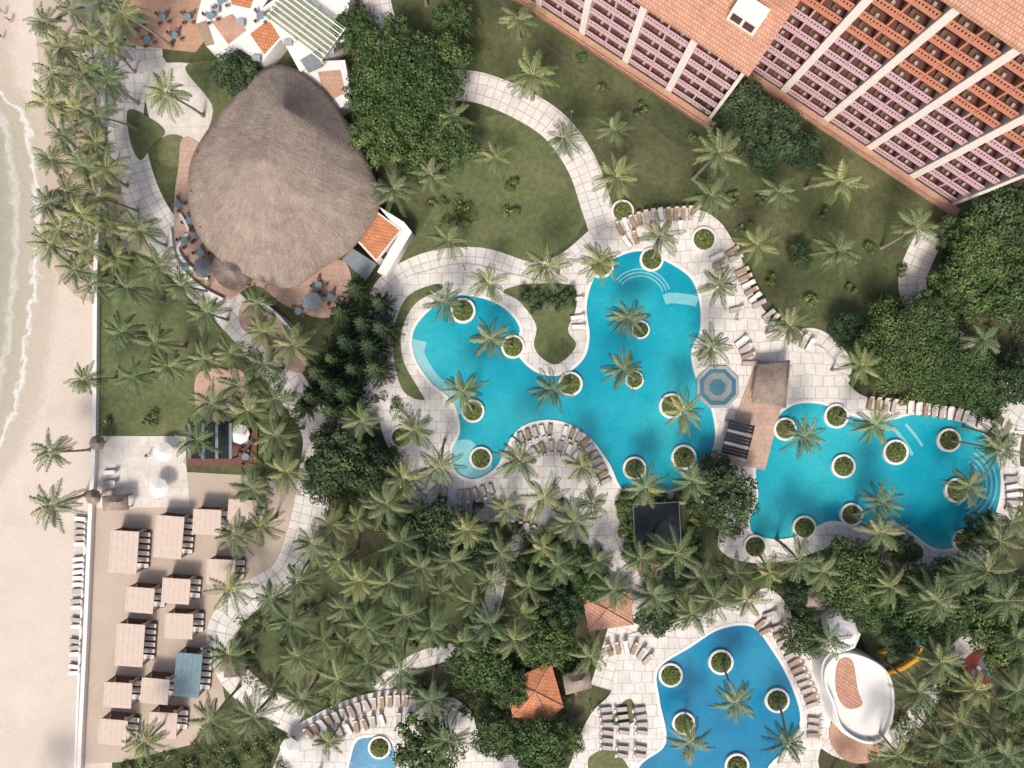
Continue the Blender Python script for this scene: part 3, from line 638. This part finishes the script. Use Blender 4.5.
def ring(mb,cx,cy,n,ri,ro,z0,z1,mat,ph=0):
    vs=[];fs=[]
    for k in range(n):
        c,s=math.cos(ph+2*math.pi*k/n),math.sin(ph+2*math.pi*k/n); vs+=[(cx+ro*c,cy+ro*s,z0),(cx+ro*c,cy+ro*s,z1),(cx+ri*c,cy+ri*s,z1),(cx+ri*c,cy+ri*s,z0)]
    for k in range(n):
        a=4*k;b=4*((k+1)%n)
        for q in range(3): fs.append((a+q,b+q,b+q+1,a+q+1))
    mb.add(vs,fs,mat)
def disc(mb,cx,cy,n,r,z,mat,ph=0): mb.add([(cx+r*math.cos(ph+2*math.pi*k/n),cy+r*math.sin(ph+2*math.pi*k/n),z) for k in range(n)],[tuple(range(n))],mat)
mb=MB(); a,b=W(717,387); ring(mb,a,b,8,2.9,3.4,.2,.5,'steel',.4); ring(mb,a,b,8,2.3,2.9,.2,.46,'spa',.4); ring(mb,a,b,8,1.3,2.3,.2,.38,'slategrey',.4); disc(mb,a,b,8,1.32,.34,'spa',.4)
mb.obj('octagonal_spa')
e=empty('curved_white_building')
slab('walls',[[(824,660),(840,650),(866,656),(888,672),(893,705),(884,738),(862,742),(838,728),(830,700),(822,680)]],0,3.6,'white',True,e)
slab('roof_terrace',[[(838,662),(852,660),(858,690),(862,705),(846,708),(836,690)]],3.6,3.66,'tile',True,e)
ribbon('parapet',[(826,664),(842,653),(866,658),(886,674),(891,705),(882,735),(862,740),(840,726),(831,700),(824,682)],0.35,4.3,'white',close=True,zb=3.5,parent=e).scale=(0.967,0.967,1)
mb=MB(); a,b=W(841,634,4.5); vs=[];fs=[];n=24;mm=7
for j in range(mm+1):
    t=j/mm*math.pi/2
    for k in range(n):
        w=1+0.04*math.cos(k*math.pi*2/3); vs.append((a+3.4*w*math.cos(t)*math.cos(2*math.pi*k/n),b+3.3*w*math.cos(t)*math.sin(2*math.pi*k/n),3.0+2.2*math.sin(t)))
for j in range(mm):
    for k in range(n): fs.append((j*n+k,j*n+(k+1)%n,(j+1)*n+(k+1)%n,(j+1)*n+k))
mb.add(vs,fs,'canvasw'); mb.cyl(a,b,0,3.05,3.0,3.2,24,'white'); o=mb.obj('dome',parent=e)
slab('steps',[[(835,720),(862,738),(885,742),(870,762),(845,760),(830,740)]],0,0.3,'terracotta',True)
slab('playground_turf',[[(862,615),(905,605),(930,625),(925,660),(895,680),(870,660)]],0,.08,'lawn')
mb=MB()
P=[(*W(885,672),.5),(*W(900,665),.9),(*W(912,655),1.3),(*W(916,642),1.7),(*W(908,632),2)]; mb.tube(P,[.4]*5,10,'yellow')
a,b=W(907,632); ring(mb,a,b,12,.0,1.1,1.6,1.75,'teal'); 
for k in range(4): mb.cyl(a+.8*math.cos(k*1.57),b+.8*math.sin(k*1.57),0,3,.08,.08,8,'teal')
mb.cyl(a,b,3,3.8,1.2,.05,8,'teal'); mb.obj('playground_slide')
for (px,py,mt) in((888,620,'teal'),(896,648,'red'),(880,650,'yellow')):
    mb=MB();a,b=W(px,py); mb.cyl(a,b,0,.5,.1,.1,8,'steel'); mb.tube([(a-.6,b,.6),(a,b,.8),(a+.6,b,.65)],[.18,.28,.2],8,mt); mb.obj('spring_rider')
slab('mosaic_terrace',[[(962,665),(978,650),(998,652),(996,672),(978,690),(962,688)]],0,.2,'red')
mb=MB(); 
for (x,y,r,mt) in((975,675,1,'pinkd'),(985,662,1.1,'slategrey'),(978,668,.4,'canvasw'),(988,672,.5,'teal')): a,b=W(x,y); disc(mb,a,b,16,r,.21+.004*r*3,mt)
mb.obj('mosaic_tiles')
# ---------------- cabanas ----------------
def cabana_mesh(w,d,roof):
    mb=MB(); h=2.6
    for x in(-w/2+.1,w/2-.1):
        for y in(-d/2+.1,d/2-.1): mb.box(x-.09,x+.09,y-.09,y+.09,0,h,'woodlt')
    mb.box(-w/2-.1,w/2+.1,-d/2-.1,d/2+.1,h,h+.12,roof)
    mb.box(-w/2,w/2,-d/2,-d/2+.1,h-.2,h-.003,'wood'); mb.box(-w/2,w/2,d/2-.1,d/2,h-.2,h-.003,'wood')
    mb.box(-w/2+.2,w/2+.5,-d/2+.05,d/2-.05,0,.12,'wood')
    k=max(3,int(d/0.95))
    for i in range(k):
        y=-d/2+.2+i*(d-.4)/k; y1=y+(d-.4)/k-.18
        mb.box(w/2-1.5,w/2+.75,y,y1,.3,.42,'wood'); mb.box(w/2-1.5,w/2+.35,y+.06,y1-.06,.423,.5,'cushion' if i%2 else 'canvasw'); mb.box(w/2+.4,w/2+.7,y+.1,y1-.1,.423,.52,'canvasw')
    mb.box(-w/2+.02,-w/2+.06,-d/2+.2,d/2-.2,.1,h-.01,'canvas')
    for y in (-d/2+.06,d/2-.1):
        for j in range(3): mb.box(w/2-.2-j*.16,w/2-.1-j*.16,y,y+.06+.04*(j%2),.2,h-.01,'canvasw')
    for i in range(5): mb.box(-w/2+.1+i*w/5,-w/2+.16+i*w/5,-d/2-.1,d/2+.1,h+.123,h+.15,roof)
    return mb.mesh('cabana')
CS=cabana_mesh(3.9,3.5,'canvas');CL=cabana_mesh(3.9,6.0,'canvas');CB=cabana_mesh(3.6,6.2,'bluecanvas')
for px,py,me in [(124,552,CL),(169,537,CL),(207,522,CS),(242,512,CS),(140,600,CS),(176,591,CS),(221,572,CS),(130,645,CL),(179,626,CS),(118,695,CS),(155,691,CS),(113,732,CS),(163,725,CS),(188,675,CB)]:
    a,b=W(px,py,2.7); place(me,'beach_cabana',(a,b,.06),math.radians(-4+random.uniform(-1.5,1.5)))
# ---------------- loungers etc -------------
def lounger_mesh(c):
    mb=MB()
    for y in(-.28,.28):
        for x in(-.8,.5): mb.box(x-.03,x+.03,y-.03,y+.03,0,.3,'wood')
    mb.box(-1.0,.45,-.34,.34,.3,.36,'wood'); mb.box(-.95,.43,-.3,.3,.363,.45,c)
    vs=[(.45,-.33,.33),(.45,.33,.33),(1.0,.33,.8),(1.0,-.33,.8),(.45,-.33,.45),(.45,.33,.45),(.95,.33,.9),(.95,-.33,.9)]
    mb.add(vs,[(0,1,2,3),(7,6,5,4),(0,4,5,1),(2,6,7,3),(1,5,6,2),(0,3,7,4)],c); mb.box(.7,.9,-.22,.22,.78,.9,'canvasw')
    return mb.mesh('sun_lounger')
LG=[lounger_mesh('cushion'),lounger_mesh('woodlt'),lounger_mesh('canvasw')]
def row(pts,sp=1.1,z=.26,turn=90,kinds=(0,0,1,2),skip=0.08):
    P=[W(*p) for p in smooth(pts,8,False)]; acc=0
    for i in range(1,len(P)):
        a=np.array(P[i-1]);b=np.array(P[i]);L=np.linalg.norm(b-a)
        if L<1e-6: continue
        d=(b-a)/L; t=sp-acc
        while t<=L:
            q=a+d*t
            if random.random()>skip:
                place(LG[random.choice(kinds)],'sun_lounger',(q[0],q[1],z),math.atan2(d[1],d[0])+math.radians(turn+random.uniform(-9,9)),1.05)
            t+=sp
        acc=L-(t-sp)
row([(506,462),(516,442),(545,431),(575,436),(592,456),(604,482)],turn=-90)
row([(524,466),(537,451),(558,447),(576,456),(588,474)],1.3,turn=-90,skip=.15)
row([(403,470),(412,492),(440,510),(480,512),(520,515),(560,528)],turn=-90)
row([(418,466),(432,488),(462,496),(498,488)],1.2,turn=-90)
row([(388,320),(386,350),(388,385)],1.3,turn=-90,skip=.3)
row([(728,245),(742,275),(758,305),(784,330),(812,347)],turn=90)
row([(712,250),(724,280),(736,312)],1.2,turn=90,skip=.2)
row([(612,232),(645,218),(690,214)],1.1,turn=90)
row([(618,247),(650,232),(690,228)],1.4,turn=90,skip=.3)
row([(860,402),(920,409),(975,420),(1003,445)],1.2,turn=90,skip=.2)
row([(1008,470),(1010,505),(996,535)],1.2,turn=90,skip=.2)
row([(840,539),(880,552),(925,566),(960,560)],1.2,turn=-90,skip=.2)
row([(735,335),(745,350),(748,365)],1.2,turn=90,skip=.1)
for x in(602,618,636): row([(x,700),(x+4,725),(x+2,760)],1.15,turn=180+90,kinds=(0,),skip=.15)
row([(600,650),(630,645),(650,660)],1.3)
row([(765,606),(782,640),(798,672),(812,705),(812,735)],1.15,turn=90,skip=.08)
row([(755,615),(768,636)],1.3,turn=90)
row([(303,735),(335,716),(380,700),(430,700),(460,716)],1.2,turn=90)
row([(320,745),(345,728),(395,716),(440,722)],1.3,turn=90,skip=.2)
for y0,y1 in((512,548),(552,590),(594,630),(634,672)): row([(83-(y0-512)*.04,y0),(82-(y0-512)*.04,y1)],0.95,.05,90,(2,0),.05)
row([(575,290),(578,330)],1.4,turn=90,skip=.3)
row([(112,462),(112,500)],1.5,z=.09); row([(150,492),(175,492)],1.3,z=.09,kinds=(2,))
def dining_mesh():
    mb=MB(); mb.cyl(0,0,0,.7,.07,.07,8,'steel'); mb.cyl(0,0,.7,.76,.55,.55,16,'bluecanvas')
    for k in range(4):
        a=k*1.5708+.6; F=lambda x,y,z:(x*math.cos(a)-y*math.sin(a),x*math.sin(a)+y*math.cos(a),z)
        mb.box(.75,1.2,-.22,.22,.42,.47,'wood',F); mb.box(1.17,1.22,-.22,.22,.47,.9,'wood',F)
        for u in(.78,1.15):
            for w in(-.19,.16): mb.box(u,u+.04,w,w+.04,0,.42,'wood',F)
    return mb.mesh('dining_table')
DT=dining_mesh()
for px,py in [(192,222),(187,242),(203,254),(188,268),(205,267),(200,236),(180,205),(312,303),(332,298),(320,286),(300,312),(140,25),(150,42),(165,20),(177,38),(190,20),(222,30),(128,35),(248,440),(248,456),(232,15),(270,30)]:
    a,b=W(px,py); z=.22
    if py<60 and px>200: z=3.55
    if py>430: z=.4
    place(DT,'dining_table',(a,b,z),random.uniform(0,3))
def umb_mesh(c):
    mb=MB(); mb.cyl(0,0,0,2.5,.05,.04,8,'steel'); n=8; vs=[(1.5*math.cos(k*math.pi/4),1.5*math.sin(k*math.pi/4),2.15) for k in range(8)]+[(0,0,2.75)]
    mb.add(vs,[(k,(k+1)%8,8) for k in range(8)],c); mb.cyl(0,0,0,.12,.35,.35,12,'slategrey'); return mb.mesh('parasol')
UM=[umb_mesh('canvasw'),umb_mesh('slategrey')]
for px,py,k,z in [(240,434,0,.4),(290,748,0,.26),(163,452,0,.09),(158,488,0,.09),(312,302,1,.22),(203,268,1,.22)]:
    a,b=W(px,py,2.4); place(UM[k],'parasol',(a,b,z),random.uniform(0,1))
def lamp():
    mb=MB(); mb.cyl(0,0,0,.3,.16,.12,8,'slategrey'); mb.cyl(0,0,.3,3.2,.06,.05,8,'slategrey'); mb.cyl(0,0,3.2,3.5,.14,.22,8,'canvasw'); mb.cyl(0,0,3.5,3.65,.24,.05,8,'slategrey'); return mb.mesh('lamp_post')
LP=lamp()
for px,py in[(150,225),(205,300),(290,360),(332,440),(300,560),(212,640),(465,270),(570,120),(610,190),(735,230),(850,378),(1015,430),(620,530),(830,560),(925,300),(590,700)]:
    a,b=W(px,py); place(LP,'lamp_post',(a,b,.05))
for pts in ([(182,215),(190,232),(180,250),(192,268),(210,280)],[(250,300),(270,308),(290,328),(300,350)],[(172,230),(178,262),(200,286),(225,300)]): ribbon('garden_wall',pts,.4,.8,'white')
# ---------------- people ----------------
def person_mesh():
    V=[(0,0,.95),(0,0,1.2),(0,0,1.42),(0,0,1.52),(0,0.02,1.68),(.19,0,1.40),(.27,.05,1.12),(.28,.16,.9),(-.19,0,1.40),(-.27,-.03,1.12),(-.28,.05,.88),(.1,0,.9),(.12,.12,.5),(.12,.05,.06),(.12,.2,.03),(-.1,0,.9),(-.12,-.08,.5),(-.12,-.2,.08),(-.12,-.06,.03)]
    E=[(0,1),(1,2),(2,3),(3,4),(2,5),(5,6),(6,7),(2,8),(8,9),(9,10),(0,11),(11,12),(12,13),(13,14),(0,15),(15,16),(16,17),(17,18)]
    R=[.15,.14,.15,.055,.11,.06,.045,.035,.06,.045,.035,.09,.065,.04,.035,.09,.065,.04,.035]
    me=bpy.data.meshes.new('person'); me.from_pydata(V,E,[]); o=bpy.data.objects.new('tmp',me); scene.collection.objects.link(o)
    m=o.modifiers.new('s','SKIN')
    for i,r in enumerate(R): me.skin_vertices[0].data[i].radius=(r,r)
    me.skin_vertices[0].data[0].use_root=True
    o.modifiers.new('ss','SUBSURF').levels=1
    dg=bpy.context.evaluated_depsgraph_get(); r=bpy.data.meshes.new_from_object(o.evaluated_get(dg)); bpy.data.objects.remove(o)
    r.materials.clear()
    return r
try:
    base=person_mesh()
    variants=[]
    for c in('red','bluecanvas','canvasw'):
        r=base.copy(); r.materials.append(M['skin']); r.materials.append(M[c]); r.materials.append(M['wood'])
        for p in r.polygons:
            z=p.center.z; x=abs(p.center.x); p.material_index=2 if (z>1.7) else (1 if (.55<z<1.42 and x<.2) else 0)
        variants.append(r)
    for px,py,z in[(6,14,.06),(12,22,.06),(4,38,.06),(150,455,.1),(625,560,.12),(560,455,.26),(735,320,.26)]:
        a,b=W(px,py); place(random.choice(variants),'person',(a,b,z),random.uniform(0,6))
except Exception as ex: print('person fail',ex)
# ---------------- hotel ----------------
d=(0.834,-0.552); nv=(0.552,0.834)
def hotel_block(parent,basepx,u0,u1,bay,st,depth,colfun,roofslope,sh=3.25):
    ox,oy=W(*basepx); F=lambda u,v,z:(ox+d[0]*u+nv[0]*v,oy+d[1]*u+nv[1]*v,z)
    top=st*sh; mb=MB()
    mb.box(u0,u1,2.2,depth,0,top,'pink',F)
    nb=int(round((u1-u0)/bay)); bw=(u1-u0)/nb
    for i in range(nb+1):
        u=u0+i*bw; mb.box(max(u-.5,u0),min(u+.5,u1),-0.35,2.195,0,top+.29,'cream',F)
    mb.obj('walls_and_fins',parent=parent)
    mb=MB();dk=MB()
    for s in range(st):
        z=s*sh; A,B=colfun(s)
        for i in range(nb):
            a=u0+i*bw+.51; b=u0+(i+1)*bw-.51; mid=(a+b)/2
            if s: mb.box(a,b,0,2.19,z-.12,z+.1,A,F)
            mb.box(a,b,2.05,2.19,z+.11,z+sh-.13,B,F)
            mb.box(mid-.12,mid+.12,0.1,2.04,z+.11,z+sh-.13,A,F)
            dk.box(a,mid-.13,.3,2.04,z+.102,z+.125,'maroon',F); dk.box(mid+.13,b,.3,2.04,z+.102,z+.125,'maroon',F)  # dark floor sheets: balcony shadow and furnishings put in as colour
            for (p,q) in((a,mid-.12),(mid+.12,b)):
                mb.box(p,q,0.02,.16,z+.101,z+.42,A,F); mb.box(p,q,0.0,.2,z+.98,z+1.12,A,F)
                w=q-p; nbr=7
                for k in range(nbr):
                    uu=p+w*(k+.5)/nbr; mb.box(uu-.13,uu+.13,.04,.14,z+.421,z+.979,A,F)
                dk.box(p+.3,q-.4,1.98,2.045,z+.13,z+2.3,'dark',F)
                c=(p+q)/2+random.uniform(-.4,.4); dk.box(c-.5,c-.1,.9,1.3,z+.128,z+.5,'wood',F); dk.box(c+.3,c+.7,.9,1.3,z+.128,z+.5,'cushion',F); dk.box(c-.5,c-.1,1.301,1.36,z+.128,z+.95,'wood',F)
    mb.obj('balconies',parent=parent); dk.obj('doors_furniture_dark_floors',parent=parent)
    mb=MB()
    mb.box(u0-.4,u1+.4,-.5,.2,top+.3,top+.9,'cream',F)
    if roofslope:
        vs=[F(u0-.5,-.6,top+.92),F(u1+.5,-.6,top+.92),F(u1+.5,7,top+3.4),F(u0-.5,7,top+3.4),F(u1+.5,depth,top+3.4),F(u0-.5,depth,top+3.4),F(u0-.5,-.6,top+.3),F(u1+.5,-.6,top+.3),F(u1+.5,depth,top-.5),F(u0-.5,depth,top-.5)]
        mb.add(vs,[(0,1,2,3),(3,2,4,5),(6,7,1,0),(7,8,4,2,1),(9,6,0,3,5)],'tile')
    mb.obj('tiled_roof',parent=parent)
    mb=MB()
    for i in range(nb):
        u=u0+(i+.5)*bw
        if i%2==1:
            mb.box(u-2,u+2,3.0,5.6,top+1,top+4.4,'white',F); mb.box(u-1.6,u-.2,2.93,2.995,top+2.6,top+4.0,'dark',F); mb.box(u+.2,u+1.6,2.93,2.995,top+2.6,top+4.0,'dark',F)
    mb.obj('dormers',parent=parent)
    mb=MB(); mb.box(u0-1,u1+1,-1.6,-.36,0,.35,'terracotta',F); mb.box(u0-1,u1+1,-1.8,-1.61,0,.8,'tile',F); mb.obj('ground_terrace',parent=parent)
e=empty('hotel_building')
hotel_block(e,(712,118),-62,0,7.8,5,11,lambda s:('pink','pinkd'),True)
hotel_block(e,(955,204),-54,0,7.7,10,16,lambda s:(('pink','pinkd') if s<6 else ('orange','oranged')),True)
ribbon('thin_dark_strip',[(480,-20),(540,40),(600,85),(680,150),(740,185)],0.45,0.07,'darkstrip')  # narrow dark strip laid across the lawn below the hotel
# ---------------- camera, light ----------------
cam=bpy.data.cameras.new('camera'); co=bpy.data.objects.new('camera',cam); scene.collection.objects.link(co)
co.location=(0,0,H); co.rotation_euler=(0,0,0); cam.sensor_width=36; cam.lens=36*H/(1024*S); cam.clip_end=3000; scene.camera=co
sd=Vector((-0.25,-0.85,1.1)).normalized()
sun=bpy.data.lights.new('sun','SUN'); sun.energy=2.7; sun.angle=math.radians(12); sun.color=(1,0.95,0.88)
so=bpy.data.objects.new('sun',sun); so.rotation_euler=(-sd).to_track_quat('-Z','Y').to_euler(); scene.collection.objects.link(so)
w=bpy.data.worlds.new('World'); scene.world=w; w.use_nodes=True; nt=w.node_tree; bg=nt.nodes['Background']
sk=nt.nodes.new('ShaderNodeTexSky'); sk.sky_type='NISHITA'; sk.sun_disc=False; sk.sun_elevation=math.asin(sd.z); sk.sun_rotation=math.atan2(sd.x,sd.y)
sk.dust_density=5.0; sk.air_density=1.0; sk.ozone_density=1.0
nt.links.new(sk.outputs[0],bg.inputs[0]); bg.inputs[1].default_value=0.15
scene.view_settings.view_transform='Standard'; scene.view_settings.look='None'; scene.view_settings.exposure=0
